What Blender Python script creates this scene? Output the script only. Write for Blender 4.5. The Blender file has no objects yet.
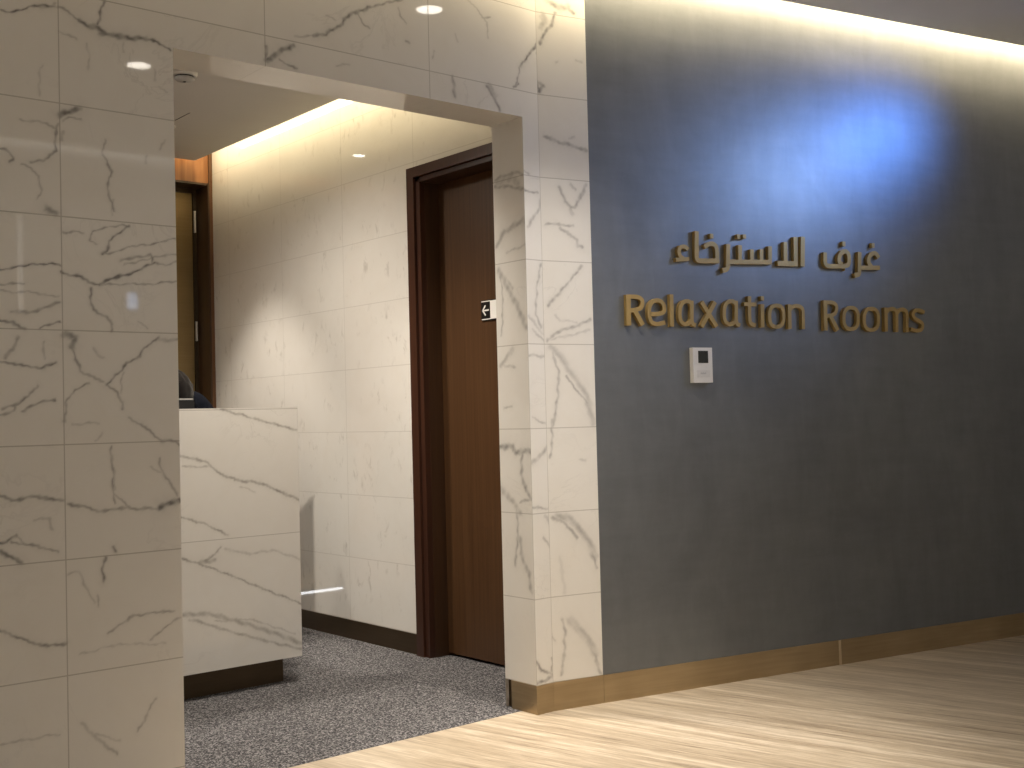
import bpy, bmesh, math, random
import numpy as np
from mathutils import Matrix, Vector, noise as mnoise
random.seed(7); rng = np.random.default_rng(7)
S = bpy.context.scene
COL = S.collection
PI = math.pi

# ------------------------------------------------------------------ camera (solved from the photograph)
F_PX, YAW, PITCH, ROLL = 1150.48, 0.7021, 0.0292, -0.0255
CAM = np.array([-2.6646, -3.0565, 1.0409])
def cam_axes():
    cy, sy = math.cos(YAW), math.sin(YAW)
    fw = np.array([sy, cy, 0]); rt = np.array([cy, -sy, 0]); up = np.array([0, 0, 1.])
    cp, sp = math.cos(PITCH), math.sin(PITCH)
    f2 = fw*cp + up*sp; u2 = up*cp - fw*sp
    cr, sr = math.cos(ROLL), math.sin(ROLL)
    return f2, rt*cr + u2*sr, u2*cr - rt*sr
FW, RT, UP = cam_axes()
cd = bpy.data.cameras.new('camera'); cam = bpy.data.objects.new('camera', cd); COL.objects.link(cam)
cd.sensor_fit = 'HORIZONTAL'; cd.sensor_width = 36.0; cd.lens = F_PX*36.0/1024.0
cd.clip_start = 0.05; cd.clip_end = 60
m = Matrix.Identity(4)
for i in range(3):
    m[i][0] = RT[i]; m[i][1] = UP[i]; m[i][2] = -FW[i]; m[i][3] = CAM[i]
cam.matrix_world = m
S.camera = cam

# measuring helpers: where on a wall plane a traced mark of the photograph lies
def hit(n, o, x, y):
    n = np.array(n, float); d = FW + RT*(x-512)/F_PX + UP*(384-y)/F_PX
    return CAM + d*(((np.array(o, float)-CAM) @ n)/(d @ n))
AB, XB = 0.2201, 0.0755                       # the right hand wall turns by AB at XB
PU = np.array([math.cos(AB), -math.sin(AB), 0.]); PN = np.array([-math.sin(AB), -math.cos(AB), 0.])
def on_front(x, y): q = hit((0,1,0), (0,0,0), x, y); return q[0], q[2]
def on_right(x, y): q = hit(PN, (XB,0,0), x, y); return float((q-np.array([XB,0,0])) @ PU), q[2]
def on_jamb(x, y): q = hit((1,0,0), (0,0,0), x, y); return q[1], q[2]
DESK_Y = 1.08
def on_desk(x, y): q = hit((0,1,0), (0,DESK_Y,0), x, y); return q[0], q[2]

# ------------------------------------------------------------------ object helpers
def link(name, me, mat=None, parent=None, loc=None):
    o = bpy.data.objects.new(name, me); COL.objects.link(o)
    if mat is not None and me is not None:
        for mm in (mat if isinstance(mat, (list, tuple)) else [mat]): me.materials.append(mm)
    if parent is not None: o.parent = parent
    if loc is not None: o.location = loc
    return o
def tag(o, label, cat, group=None):
    o['label'] = label; o['category'] = cat
    if group: o['group'] = group
    return o
def struct(o): o['kind'] = 'structure'; return o
def empty(name, loc=(0,0,0), rz=0.0):
    o = bpy.data.objects.new(name, None); COL.objects.link(o); o.location = loc; o.rotation_euler = (0,0,rz)
    o.empty_display_size = 0.05
    return o
def finish(bm, name, mat, parent=None, smooth=False, bevel=0, seg=2, loc=None):
    if bevel:
        bmesh.ops.bevel(bm, geom=[e for e in bm.edges if len(e.link_faces) == 2 and e.calc_face_angle(0) > 0.6],
                        offset=bevel, segments=seg, profile=0.5, affect='EDGES', clamp_overlap=True)
    bmesh.ops.recalc_face_normals(bm, faces=bm.faces)
    me = bpy.data.meshes.new(name); bm.to_mesh(me); bm.free()
    if smooth:
        for p in me.polygons: p.use_smooth = True
    return link(name, me, mat, parent, loc)
def box(bm, x0, x1, y0, y1, z0, z1):
    v = [bm.verts.new(c) for c in ((x0,y0,z0),(x1,y0,z0),(x1,y1,z0),(x0,y1,z0),(x0,y0,z1),(x1,y0,z1),(x1,y1,z1),(x0,y1,z1))]
    for f in ((0,3,2,1),(4,5,6,7),(0,1,5,4),(1,2,6,5),(2,3,7,6),(3,0,4,7)): bm.faces.new([v[i] for i in f])
def prism(bm, pts, z0, z1):
    a = [bm.verts.new((x,y,z0)) for x,y in pts]; b = [bm.verts.new((x,y,z1)) for x,y in pts]
    n = len(pts); bm.faces.new(a[::-1]); bm.faces.new(b)
    for i in range(n): bm.faces.new((a[i], a[(i+1)%n], b[(i+1)%n], b[i]))
def lathe(bm, prof, n=32, c=(0,0,0)):
    rings = []
    for r, z in prof:
        rings.append([bm.verts.new((c[0]+r*math.cos(2*PI*i/n), c[1]+r*math.sin(2*PI*i/n), c[2]+z)) for i in range(n)] if r > 1e-6 else [bm.verts.new((c[0],c[1],c[2]+z))])
    for a, b in zip(rings, rings[1:]):
        for i in range(n):
            j = (i+1) % n
            if len(a) == 1 and len(b) == 1: continue
            if len(a) == 1: bm.faces.new((a[0], b[i], b[j]))
            elif len(b) == 1: bm.faces.new((a[i], a[j], b[0]))
            else: bm.faces.new((a[i], a[j], b[j], b[i]))
def boxes(name, lst, mat, parent=None, bevel=0):
    bm = bmesh.new()
    for b in lst: box(bm, *b)
    return finish(bm, name, mat, parent, bevel=bevel)

# ------------------------------------------------------------------ materials
class NT:
    def __init__(s, name):
        s.m = bpy.data.materials.new(name); s.m.use_nodes = True; s.t = s.m.node_tree
        s.b = s.t.nodes['Principled BSDF']
    def n(s, typ, **kw):
        nd = s.t.nodes.new(typ)
        for k, v in kw.items():
            if k.startswith('i_'):
                key = k[2:]
                nd.inputs[int(key) if key.isdigit() else key.replace('_', ' ')].default_value = v
            else: setattr(nd, k, v)
        return nd
    def l(s, a, b): s.t.links.new(a, b)
    def math(s, op, a, b=None, c=None, clamp=False):
        nd = s.t.nodes.new('ShaderNodeMath'); nd.operation = op; nd.use_clamp = clamp
        for i, v in enumerate((a, b, c)):
            if v is None: continue
            if isinstance(v, (int, float)): nd.inputs[i].default_value = v
            else: s.l(v, nd.inputs[i])
        return nd.outputs[0]
    def ramp(s, fac, stops, interp='LINEAR'):
        nd = s.t.nodes.new('ShaderNodeValToRGB'); nd.color_ramp.interpolation = interp
        e = nd.color_ramp.elements
        while len(e) < len(stops): e.new(0.5)
        for el, (p, c) in zip(e, stops): el.position = p; el.color = (*c, 1) if len(c) == 3 else c
        s.l(fac, nd.inputs[0]); return nd.outputs[0]
    def mix(s, fac, a, b):
        nd = s.t.nodes.new('ShaderNodeMix'); nd.data_type = 'RGBA'
        if isinstance(fac, (int, float)): nd.inputs[0].default_value = fac
        else: s.l(fac, nd.inputs[0])
        for idx, v in ((6, a), (7, b)):
            if isinstance(v, tuple): nd.inputs[idx].default_value = (*v, 1)
            else: s.l(v, nd.inputs[idx])
        return nd.outputs[2]
    def coord(s, kind='Object', scale=(1,1,1), rot=(0,0,0)):
        tc = s.t.nodes.new('ShaderNodeTexCoord'); mp = s.t.nodes.new('ShaderNodeMapping')
        mp.inputs['Scale'].default_value = scale; mp.inputs['Rotation'].default_value = rot
        s.l(tc.outputs[kind], mp.inputs[0]); return mp.outputs[0]
    def noise(s, vec, scale, detail=4, rough=0.55, dist=0.0):
        nd = s.t.nodes.new('ShaderNodeTexNoise'); nd.inputs['Scale'].default_value = scale
        nd.inputs['Detail'].default_value = detail; nd.inputs['Roughness'].default_value = rough; nd.inputs['Distortion'].default_value = dist
        s.l(vec, nd.inputs['Vector']); return nd.outputs['Fac']
    def bump(s, h, strength, dist=0.002):
        nd = s.t.nodes.new('ShaderNodeBump'); nd.inputs['Strength'].default_value = strength; nd.inputs['Distance'].default_value = dist
        s.l(h, nd.inputs['Height']); s.l(nd.outputs[0], s.b.inputs['Normal'])
    def set(s, col=None, rough=None, metal=None, ior=None):
        if col is not None:
            if isinstance(col, tuple): s.b.inputs['Base Color'].default_value = (*col, 1)
            else: s.l(col, s.b.inputs['Base Color'])
        if rough is not None:
            if isinstance(rough, (int, float)): s.b.inputs['Roughness'].default_value = rough
            else: s.l(rough, s.b.inputs['Roughness'])
        if metal is not None: s.b.inputs['Metallic'].default_value = metal
        if ior is not None: s.b.inputs['IOR'].default_value = ior
        return s.m
def plain(name, col, rough=0.5, metal=0.0, var=0.06, scale=40):
    t = NT(name); v = t.noise(t.coord(), scale, 3)
    a = tuple(c*(1-var) for c in col); b = tuple(min(1, c*(1+var)) for c in col)
    return t.set(t.ramp(v, [(0.3, a), (0.7, b)]), rough, metal)
def emit(name, col, s):
    t = NT(name); t.set((0.02,0.02,0.02), 0.5)
    t.b.inputs['Emission Color'].default_value = (*col, 1); t.b.inputs['Emission Strength'].default_value = s
    return t.m

def marble(name, base, vein, row0, row_h=0.3, seam0=None, seam_w=0.6065, kind='vein', joint=0.0016, cloud=(0.9,0.88,0.85)):
    """polished stone tiles; uv in metres (u along the wall, v up)"""
    t = NT(name)
    uv = t.n('ShaderNodeUVMap', uv_map='metres').outputs[0]
    sep = t.n('ShaderNodeSeparateXYZ'); t.l(uv, sep.inputs[0]); u, v = sep.outputs[0], sep.outputs[1]
    # tile-wise offset so that figure breaks at the joints
    row = t.math('FLOOR', t.math('DIVIDE', t.math('SUBTRACT', v, row0), row_h))
    off = t.n('ShaderNodeCombineXYZ')
    t.l(t.math('MULTIPLY', row, 3.37), off.inputs[2])
    if seam0 is not None:
        cidx = t.math('FLOOR', t.math('DIVIDE', t.math('SUBTRACT', u, seam0), seam_w)); t.l(t.math('MULTIPLY', cidx, 5.13), off.inputs[0])
    vec = t.n('ShaderNodeVectorMath', operation='ADD'); t.l(uv, vec.inputs[0]); t.l(off.outputs[0], vec.inputs[1]); vec = vec.outputs[0]
    c1 = t.noise(vec, 5.0, 6, 0.6, 0.6)
    col = t.mix(t.math('MULTIPLY', t.math('SUBTRACT', c1, 0.42, clamp=True), 1.1, clamp=True), base, tuple(b*c for b, c in zip(base, cloud)))
    # thin faint procedural veins: |noise-0.5| ridges
    r1 = t.math('ABSOLUTE', t.math('SUBTRACT', t.noise(vec, 3.2, 5, 0.62, 1.2), 0.5))
    fine = t.math('SUBTRACT', 1.0, t.math('DIVIDE', r1, 0.016), clamp=True)
    msk = t.math('MULTIPLY', t.math('SUBTRACT', t.noise(vec, 2.3, 2, 0.5), 0.5, clamp=True), 3.0, clamp=True)
    fine = t.math('MULTIPLY', t.math('MULTIPLY', fine, msk), 0.30 if kind == 'vein' else 0.12)
    if kind == 'speck':   # short soft vertical flecks
        mp = t.n('ShaderNodeMapping'); mp.inputs['Scale'].default_value = (26, 13, 1); mp.inputs['Rotation'].default_value = (0,0,0.25); t.l(vec, mp.inputs[0])
        sp = t.math('MULTIPLY', t.math('SUBTRACT', t.noise(mp.outputs[0], 1.0, 4, 0.6, 0.5), 0.555, clamp=True), 6.0, clamp=True)
        gate = t.math('MULTIPLY', t.math('SUBTRACT', t.noise(vec, 6.0, 2, 0.5), 0.47, clamp=True), 6.0, clamp=True)
        fine = t.math('MAXIMUM', fine, t.math('MULTIPLY', t.math('MULTIPLY', sp, gate), 0.42))
        tot = fine
    else:
        at = t.n('ShaderNodeAttribute', attribute_name='vein', attribute_type='GEOMETRY').outputs['Fac']
        grain = t.math('ADD', 0.62, t.math('MULTIPLY', t.noise(vec, 60, 4, 0.6), 0.76))
        tot = t.math('MAXIMUM', t.math('MULTIPLY', at, grain, clamp=True), fine)
    col = t.mix(tot, col, vein)
    # joints
    def line(x, x0, w):
        f = t.math('FRACT', t.math('ADD', t.math('DIVIDE', t.math('SUBTRACT', x, x0), w), 0.5))
        return t.math('LESS_THAN', t.math('MULTIPLY', t.math('ABSOLUTE', t.math('SUBTRACT', f, 0.5)), w), joint)
    j = line(v, row0, row_h)
    if seam0 is not None: j = t.math('MAXIMUM', j, line(u, seam0, seam_w))
    col = t.mix(t.math('MULTIPLY', j, 0.42 if kind == 'speck' else 0.62), col, (0.30,0.28,0.25))
    t.bump(t.math('SUBTRACT', 1.0, j), 0.25, 0.001)
    rg = t.math('ADD', 0.035, t.math('MULTIPLY', j, 0.4))
    return t.set(col, rg, 0.0, 1.5)

def wood(name, dark, light, rough=0.35, sc=(60,60,1.2), axis=None):
    t = NT(name); vec = t.coord('Object', sc)
    a = t.noise(vec, 1.0, 5, 0.6, 0.3); b = t.noise(vec, 4.0, 3, 0.5)
    f = t.math('ADD', t.math('MULTIPLY', a, 0.7), t.math('MULTIPLY', b, 0.3))
    t.bump(f, 0.08, 0.001)
    return t.set(t.ramp(f, [(0.32, dark), (0.68, light)]), rough)
def brass(name, a, b, rough=0.35):
    t = NT(name); vec = t.coord('Object', (3,3,60)); n1 = t.noise(vec, 1.5, 4); n2 = t.noise(t.coord(), 2.5, 3)
    f = t.math('ADD', t.math('MULTIPLY', n1, 0.35), t.math('MULTIPLY', n2, 0.65))
    return t.set(t.ramp(f, [(0.3, a), (0.7, b)]), rough, 0.75)

M = {}
WHITE = (0.78, 0.765, 0.735)
M['marble_front'] = marble('white_marble_tile', WHITE, (0.215,0.205,0.20), 0.1, seam0=-1.617)
M['marble_corner'] = marble('white_marble_corner_tile', WHITE, (0.25,0.245,0.24), 0.1, seam0=0.0, seam_w=7.0)
M['marble_desk'] = marble('white_marble_slab', WHITE, (0.24,0.225,0.2), 0.60, row_h=0.5, joint=0.0014)
M['marble_inner'] = marble('speckled_marble_tile', (0.78,0.765,0.73), (0.30,0.275,0.24), 0.0914, seam0=1.71, seam_w=0.601, kind='speck', joint=0.0019)

t = NT('grey_blue_plaster')                               # brushed plaster
n1 = t.noise(t.coord('Object', (1,1,1)), 2.2, 6, 0.62, 0.6); n2 = t.noise(t.coord('Object', (14,14,4)), 1.0, 5, 0.6, 0.4)
n3 = t.noise(t.coord('Object', (5,5,26)), 1.0, 4, 0.6)
f = t.math('ADD', t.math('MULTIPLY', n1, 0.5), t.math('ADD', t.math('MULTIPLY', n2, 0.3), t.math('MULTIPLY', n3, 0.2)))
t.bump(f, 0.25, 0.004)
M['plaster'] = t.set(t.ramp(f, [(0.34, (0.160,0.172,0.190)), (0.5, (0.192,0.205,0.225)), (0.66, (0.224,0.238,0.258))]), 0.40, 0.6, 1.5)

t = NT('travertine_floor')                                # streaks run square to the blue wall
vec = t.coord('Object', (1,1,1), (0,0,-0.22))
def streak(sx, sy, det, rough, dist):
    mp = t.n('ShaderNodeMapping'); mp.inputs['Scale'].default_value = (sx, sy, 1); t.l(vec, mp.inputs[0]); return t.noise(mp.outputs[0], 1.0, det, rough, dist)
a = streak(13, 0.55, 5, 0.6, 0.25); b = streak(48, 1.6, 5, 0.65, 0.3); c_ = streak(120, 9, 4, 0.7, 0.2)
f = t.math('ADD', t.math('MULTIPLY', a, 0.36), t.math('ADD', t.math('MULTIPLY', b, 0.36), t.math('MULTIPLY', c_, 0.30)))
M['travertine'] = t.set(t.ramp(f, [(0.39, (0.22,0.17,0.12)), (0.455, (0.40,0.325,0.235)), (0.53, (0.53,0.445,0.335)), (0.60, (0.68,0.595,0.475))]), 0.34)
t.bump(f, 0.05, 0.001)

t = NT('grey_speckled_carpet')
v1 = t.n('ShaderNodeTexVoronoi'); v1.inputs['Scale'].default_value = 215; t.l(t.coord(), v1.inputs['Vector'])
sp = t.n('ShaderNodeSeparateColor'); t.l(v1.outputs['Color'], sp.inputs[0])
b = t.noise(t.coord(), 95, 3, 0.7)
f = t.math('ADD', t.math('MULTIPLY', sp.outputs[0], 0.42), t.math('MULTIPLY', b, 0.58))
M['carpet'] = t.set(t.ramp(f, [(0.32, (0.012,0.012,0.015)), (0.5, (0.058,0.056,0.062)), (0.70, (0.31,0.30,0.305))]), 0.95)
t.bump(f, 0.8, 0.006)

M['ceiling'] = plain('ceiling_paint', (0.60,0.585,0.565), 0.7, var=0.02, scale=3)
M['ceiling_grey'] = plain('ceiling_grey_paint', (0.76,0.76,0.78), 0.45, var=0.02, scale=3)
M['wall_paint'] = plain('beige_paint', (0.55,0.53,0.50), 0.6, var=0.04, scale=3)
M['dark_wall'] = plain('dark_paint', (0.16,0.14,0.12), 0.6, var=0.04, scale=3)
M['bronze'] = brass('bronze_skirting', (0.30,0.22,0.125), (0.48,0.37,0.225), 0.36)
M['bronze_dark'] = brass('dark_bronze', (0.075,0.052,0.030), (0.105,0.075,0.045), 0.4)
M['letter'] = plain('gold_bronze_lacquer', (0.42,0.29,0.105), 0.42, 0.3, var=0.05, scale=30)
M['door_wood'] = wood('brown_veneer', (0.056,0.025,0.010), (0.094,0.046,0.019), 0.38, (70,70,1.0))
M['frame_wood'] = wood('dark_red_brown_wood', (0.036,0.014,0.008), (0.060,0.024,0.014), 0.33, (40,40,1.0))
M['back_wood'] = wood('warm_oak_panel', (0.26,0.105,0.035), (0.44,0.20,0.075), 0.4, (26,26,0.8))
M['jamb_wood'] = wood('dark_walnut', (0.040,0.019,0.009), (0.066,0.032,0.015), 0.35, (30,30,1.0))
M['gold_leaf'] = brass('champagne_door_skin', (0.30,0.21,0.095), (0.40,0.29,0.14), 0.42)
M['steel'] = plain('brushed_steel', (0.72,0.70,0.66), 0.3, 0.8)
M['trim_wood'] = wood('brown_wood_edge', (0.10,0.045,0.018), (0.16,0.075,0.032), 0.4, (40,40,0.8))
M['rim_grey'] = plain('grey_metal_rim', (0.38,0.38,0.38), 0.5)
M['black'] = plain('black_plastic', (0.012,0.012,0.014), 0.4)
M['white_plastic'] = plain('white_plastic', (0.74,0.73,0.71), 0.4, var=0.02)
M['sign_white'] = plain('sign_white', (0.88,0.88,0.86), 0.4, var=0.01)
M['sign_black'] = plain('sign_black', (0.006,0.006,0.007), 0.35)
M['screen_dark'] = plain('display_glass', (0.018,0.020,0.020), 0.15)
M['grey_print'] = plain('grey_print', (0.45,0.45,0.45), 0.5)
M['lens'] = emit('lamp_lens', (1.0,0.92,0.80), 20.0)
M['skin'] = plain('skin', (0.36,0.20,0.13), 0.5, var=0.08)
M['hair'] = wood('dark_hair', (0.005,0.004,0.004), (0.012,0.010,0.010), 0.33, (120,120,30)); M['hair'].node_tree.nodes['Principled BSDF'].inputs['Specular IOR Level'].default_value = 0.25
M['cloth'] = plain('dark_navy_cloth', (0.006,0.007,0.011), 0.9, var=0.3, scale=120)
M['cloth'].node_tree.nodes['Principled BSDF'].inputs['Specular IOR Level'].default_value = 0.05
M['cloth'].node_tree.nodes['Principled BSDF'].inputs['Roughness'].default_value = 1.0
M['shirt'] = plain('white_shirt', (0.7,0.7,0.7), 0.7)
M['eye'] = plain('eye_dark', (0.02,0.015,0.012), 0.2)

# ------------------------------------------------------------------ traced veins of the stone
def tr(ox, oy, s, lst): return [(w, st, [(ox+x/s, oy+y/s) for x, y in p]) for w, st, p in lst]
V_FRONT = []
V_FRONT += tr(0,0,8, [(1.7,.75,[(0,78),(110,97),(190,75),(320,42),(432,45)]),(2.6,.45,[(320,50),(400,48),(432,20)]),
  (2.0,.6,[(455,50),(520,80),(580,125),(640,165)]),(4.2,.62,[(640,165),(700,210),(780,220),(850,275),(930,290),(1024,295)]),(2.2,.6,[(830,20),(805,110),(775,190)]),
  (1.6,.3,[(470,245),(560,285),(620,320)]),(1.6,.22,[(690,340),(720,440),(700,560)]),(1.6,.2,[(350,520),(310,590),(320,760)])])
V_FRONT += tr(100,20,8, [(4.2,.62,[(0,105),(120,130),(260,145),(370,152)]),(2.2,.65,[(370,152),(440,165),(500,205),(562,242)]),(1.5,.25,[(180,170),(190,260)]),(1.5,.3,[(430,400),(445,480)]),(1.5,.3,[(470,530),(540,580)])])
V_FRONT += tr(0,80,8, [(4.6,.75,[(480,280),(560,245),(640,228)]),(1.8,.4,[(500,320),(560,300),(640,315)]),(2.0,.55,[(460,350),(445,470),(440,560),(400,610),(340,650),(240,655)]),
  (1.7,.35,[(150,310),(230,330),(380,345),(455,385)]),(1.8,.6,[(0,540),(60,560),(110,630),(70,655)]),(1.6,.35,[(180,670),(260,720),(310,768),(330,880),(300,950)]),(1.6,.4,[(840,480),(820,600),(880,720),(890,768)]),(3,.35,[(495,420),(500,480)])])
V_FRONT += tr(90,90,8, [(1.8,.5,[(100,520),(170,650),(160,710),(130,790),(160,880),(200,960)]),(1.6,.3,[(600,400),(560,470)]),(1.8,.3,[(455,530),(450,590)])])
V_FRONT += tr(0,200,5.3333, [(4.5,.6,[(250,45),(300,72)]),(1.5,.75,[(0,372),(90,360),(150,345),(240,338),(318,350)]),(1.4,.45,[(0,455),(130,440)]),(1.4,.4,[(0,488),(150,490),(310,515)]),
  (2.6,.5,[(60,595),(150,600),(230,575),(318,550)]),(2.2,.6,[(0,640),(60,655),(130,687)]),(1.6,.6,[(215,688),(270,660),(318,648)]),(1.4,.25,[(600,0),(600,80)]),
  (2.4,.6,[(335,168),(358,172)]),(1.6,.4,[(358,172),(400,168),(440,180)]),(1.4,.5,[(485,175),(480,210),(515,235)]),(1.3,.5,[(488,168),(560,145),(690,136)]),(2.0,.65,[(690,136),(640,170),(585,220),(575,260),(545,290)]),
  (1.3,.5,[(545,290),(600,277),(700,250),(800,235),(900,215),(940,208)]),(2.4,.45,[(640,325),(700,310),(800,292)]),(2.2,.85,[(330,385),(370,402),(420,405),(480,440),(530,455),(600,417),(680,395),(760,365),(822,338)]),(1.5,.4,[(822,338),(880,345),(940,330)]),
  (1.4,.5,[(530,455),(640,447),(770,450),(940,435)]),(2.0,.6,[(485,465),(480,520),(500,580),(560,620),(600,660),(590,695)]),(1.7,.5,[(800,290),(812,335)]),(1.5,.4,[(660,345),(760,320),(940,285)]),(1.4,.3,[(740,650),(790,680)])])
V_FRONT += tr(0,320,5.3333, [(5,.6,[(345,80),(400,90),(388,140)]),(2.0,.5,[(390,140),(400,210),(430,270),(500,310),(545,330)]),(2.2,.62,[(565,345),(640,270),(680,225),(730,210),(760,165),(810,125),(845,95)]),(3.2,.35,[(845,100),(900,110),(945,102)]),
  (2.0,.5,[(560,340),(620,390),(650,440),(660,475)]),(1.4,.4,[(655,280),(645,390)]),(2.0,.5,[(690,520),(760,560),(820,605),(860,640)]),(2.4,.5,[(860,648),(940,645),(958,665)]),(1.9,.5,[(345,545),(352,440),(400,370),(480,340)]),(3.0,.4,[(100,85),(70,150),(30,200)]),
  (1.8,.6,[(0,225),(120,240),(220,260),(300,222)]),(2.0,.5,[(0,512),(70,490),(75,455),(20,475)]),(1.8,.5,[(80,450),(110,440),(205,345)]),(2.0,.5,[(120,482),(200,445),(290,425)]),(1.4,.3,[(230,110),(240,210)]),(1.8,.25,[(385,555),(530,550)]),(1.8,.25,[(510,640),(545,600)]),(2.4,.25,[(500,150),(520,190),(550,200)])])
V_FRONT += tr(0,430,5.3333, [(2.8,.55,[(0,355),(60,374),(180,354),(335,376)]),(2.6,.5,[(360,395),(430,405),(490,425),(560,430),(680,415),(760,422),(850,417)]),(5,.7,[(850,412),(900,390),(960,380)]),(1.8,.5,[(590,90),(600,200),(605,330),(640,370),(690,412)]),(1.5,.45,[(605,330),(610,392)]),
  (2.0,.45,[(850,150),(862,210),(885,255),(920,300),(945,352)]),(1.6,.25,[(800,195),(860,225)]),(2.2,.7,[(0,605),(40,600),(90,560)]),(1.9,.5,[(60,600),(130,605),(230,630),(310,650)]),(3.4,.7,[(0,655),(60,675),(112,712)]),(2.0,.3,[(190,480),(220,465),(260,480),(280,530)]),(3,.6,[(610,625),(615,652)]),(1.6,.4,[(90,560),(130,600)])])
V_FRONT += tr(0,520,8, [(2.6,.6,[(843,300),(822,400),(825,490)]),(1.8,.3,[(545,435),(640,415),(700,560),(750,660)]),(1.8,.3,[(780,600),(785,690)])])
V_FRONT += tr(0,384,2, [(1.8,.4,[(215,500),(270,462),(350,453)]),(1.8,.4,[(300,510),(345,475),(362,468)]),(2.4,.6,[(0,495),(60,515),(100,525),(132,518)]),(1.8,.25,[(190,700),(240,712)]),(1.8,.35,[(310,630),(290,670),(275,695)]),(2.5,.3,[(165,680),(200,715),(235,740)]),(1.6,.3,[(0,722),(60,710),(120,700)]),(1.6,.3,[(225,140),(230,210)]),(1.6,.25,[(160,540),(240,520),(330,520)])])
# lintel
V_FRONT += tr(240,0,8, [(2.6,.55,[(205,370),(215,500)]),(4.0,.6,[(215,490),(280,440),(350,395),(430,360)]),(1.8,.45,[(310,470),(380,520),(460,550)]),(1.8,.3,[(440,290),(590,290)]),(2.6,.6,[(590,290),(680,270),(740,235),(820,190),(860,140),(920,100),(970,92),(1024,60)]),(3.6,.6,[(840,150),(890,105),(950,100)]),
  (1.6,.3,[(690,130),(760,155)]),(1.6,.45,[(945,110),(990,190),(1040,230)]),(1.5,.25,[(770,530),(870,515)])])
V_FRONT += tr(380,0,8, [(2.2,.5,[(-96,60),(0,35),(100,15),(180,-10)]),(1.6,.4,[(150,60),(165,130),(210,185)]),(2.6,.4,[(215,335),(235,345)]),(1.7,.3,[(700,0),(750,40),(820,130),(860,180),(860,300)]),(1.8,.35,[(880,140),(820,135)]),(3.6,.4,[(580,620),(600,768)]),(4,.45,[(870,680),(925,768)]),(1.6,.2,[(600,270),(620,340)]),(1.6,.25,[(415,460),(440,410)])])
V_FRONT += tr(460,80,8, [(4,.5,[(222,50),(270,130),(300,200),(315,245)]),(2,.5,[(420,60),(470,30)])])
V_FRONT += tr(490,0,8, [(3,.65,[(400,330),(330,410),(290,470),(245,530)]),(1.8,.45,[(235,540),(220,660),(185,700)]),(2.2,.3,[(380,380),(370,430)])])
V_FRONT += tr(490,160,8, [(2,.4,[(270,80),(312,112)]),(1.8,.45,[(280,243),(380,265)]),(3,.35,[(410,280),(400,380),(340,470),(300,530)])])
V_FRONT += tr(490,240,8, [(2.2,.35,[(405,190),(375,380),(365,600),(410,700)]),(2.5,.25,[(310,600),(440,768)])])
V_FRONT += tr(490,330,8, [(2.2,.3,[(340,0),(440,100)]),(2.4,.35,[(320,203),(440,210)]),(1.7,.3,[(340,700),(440,750)])])
V_FRONT += tr(490,420,8, [(4,.35,[(470,190),(420,270),(340,335)]),(2,.35,[(340,700),(460,708)])])
V_FRONT += tr(490,510,8, [(2.5,.3,[(440,50),(480,100)]),(2,.3,[(430,220),(485,300)])])
V_FRONT += tr(500,620,8, [(3,.55,[(288,330),(330,400),(430,440),(360,490),(300,500)]),(2,.4,[(415,300),(415,410)])])
V_CORNER = []
V_CORNER += tr(460,80,8, [(3,.45,[(670,450),(800,500),(900,525),(1015,570)]),(2.6,.5,[(610,0),(635,90)]),(2,.25,[(870,470),(920,460)])])
V_CORNER += tr(490,0,8, [(4.6,.5,[(450,0),(500,30),(560,65),(620,55)]),(2.6,.5,[(620,55),(670,112)]),(5,.4,[(420,120),(440,180),(410,215)]),(2.4,.6,[(520,108),(495,190),(430,270),(400,350)]),(3,.6,[(365,645),(430,690),(385,735)]),(2,.3,[(525,500),(540,495)]),(2,.3,[(685,480),(740,500)])])
V_CORNER += tr(490,160,8, [(2.8,.42,[(555,220),(600,330),(640,380),(660,430)]),(2.8,.45,[(770,200),(720,300),(680,370),(640,380)]),(2,.45,[(440,510),(560,515),(660,530)]),(2.6,.4,[(560,540),(640,600),(700,640),(700,690),(740,700)]),(2,.3,[(640,190),(680,240)])])
V_CORNER += tr(490,240,8, [(2.4,.45,[(735,205),(600,370),(460,522)]),(2.4,.42,[(495,765),(540,735),(680,690),(800,640)]),(1.8,.2,[(520,600),(560,640),(700,660)])])
V_CORNER += tr(490,330,8, [(2.2,.4,[(455,85),(520,30),(590,0)]),(2,.25,[(460,80),(650,40),(800,0)]),(5.5,.32,[(480,140),(560,200),(620,300),(700,410),(770,520),(800,650),(830,745)]),(1.8,.5,[(610,365),(700,495),(780,580)]),(2.2,.42,[(500,180),(550,330),(540,550),(505,768)])])
V_CORNER += tr(490,420,8, [(2,.4,[(500,0),(490,60),(500,180),(480,300)]),(2,.2,[(720,320),(760,320)])])
V_CORNER += tr(490,510,8, [(3,.5,[(500,60),(600,110),(660,180),(690,220)]),(6,.4,[(540,50),(640,70),(720,160),(800,260),(840,380)]),(2.4,.5,[(820,330),(840,400),(850,460)]),(3,.18,[(560,380),(600,660)])])
V_CORNER += tr(500,620,8, [(2.5,.4,[(500,0),(520,90),(515,260),(490,440)]),(6,.36,[(560,0),(640,80),(720,170),(760,270)]),(3,.42,[(760,270),(780,350),(805,430)]),(1.8,.3,[(400,110),(440,160)])])
V_JAMB = []
V_JAMB += tr(490,160,8, [(3,.4,[(40,160),(120,125),(210,100),(260,115)]),(3,.4,[(40,215),(140,210),(260,230)]),(6,.3,[(60,180),(180,140),(220,180)]),(5,.4,[(50,690),(110,580),(200,520),(270,478)]),(2,.3,[(130,740),(280,680)])])
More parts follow.
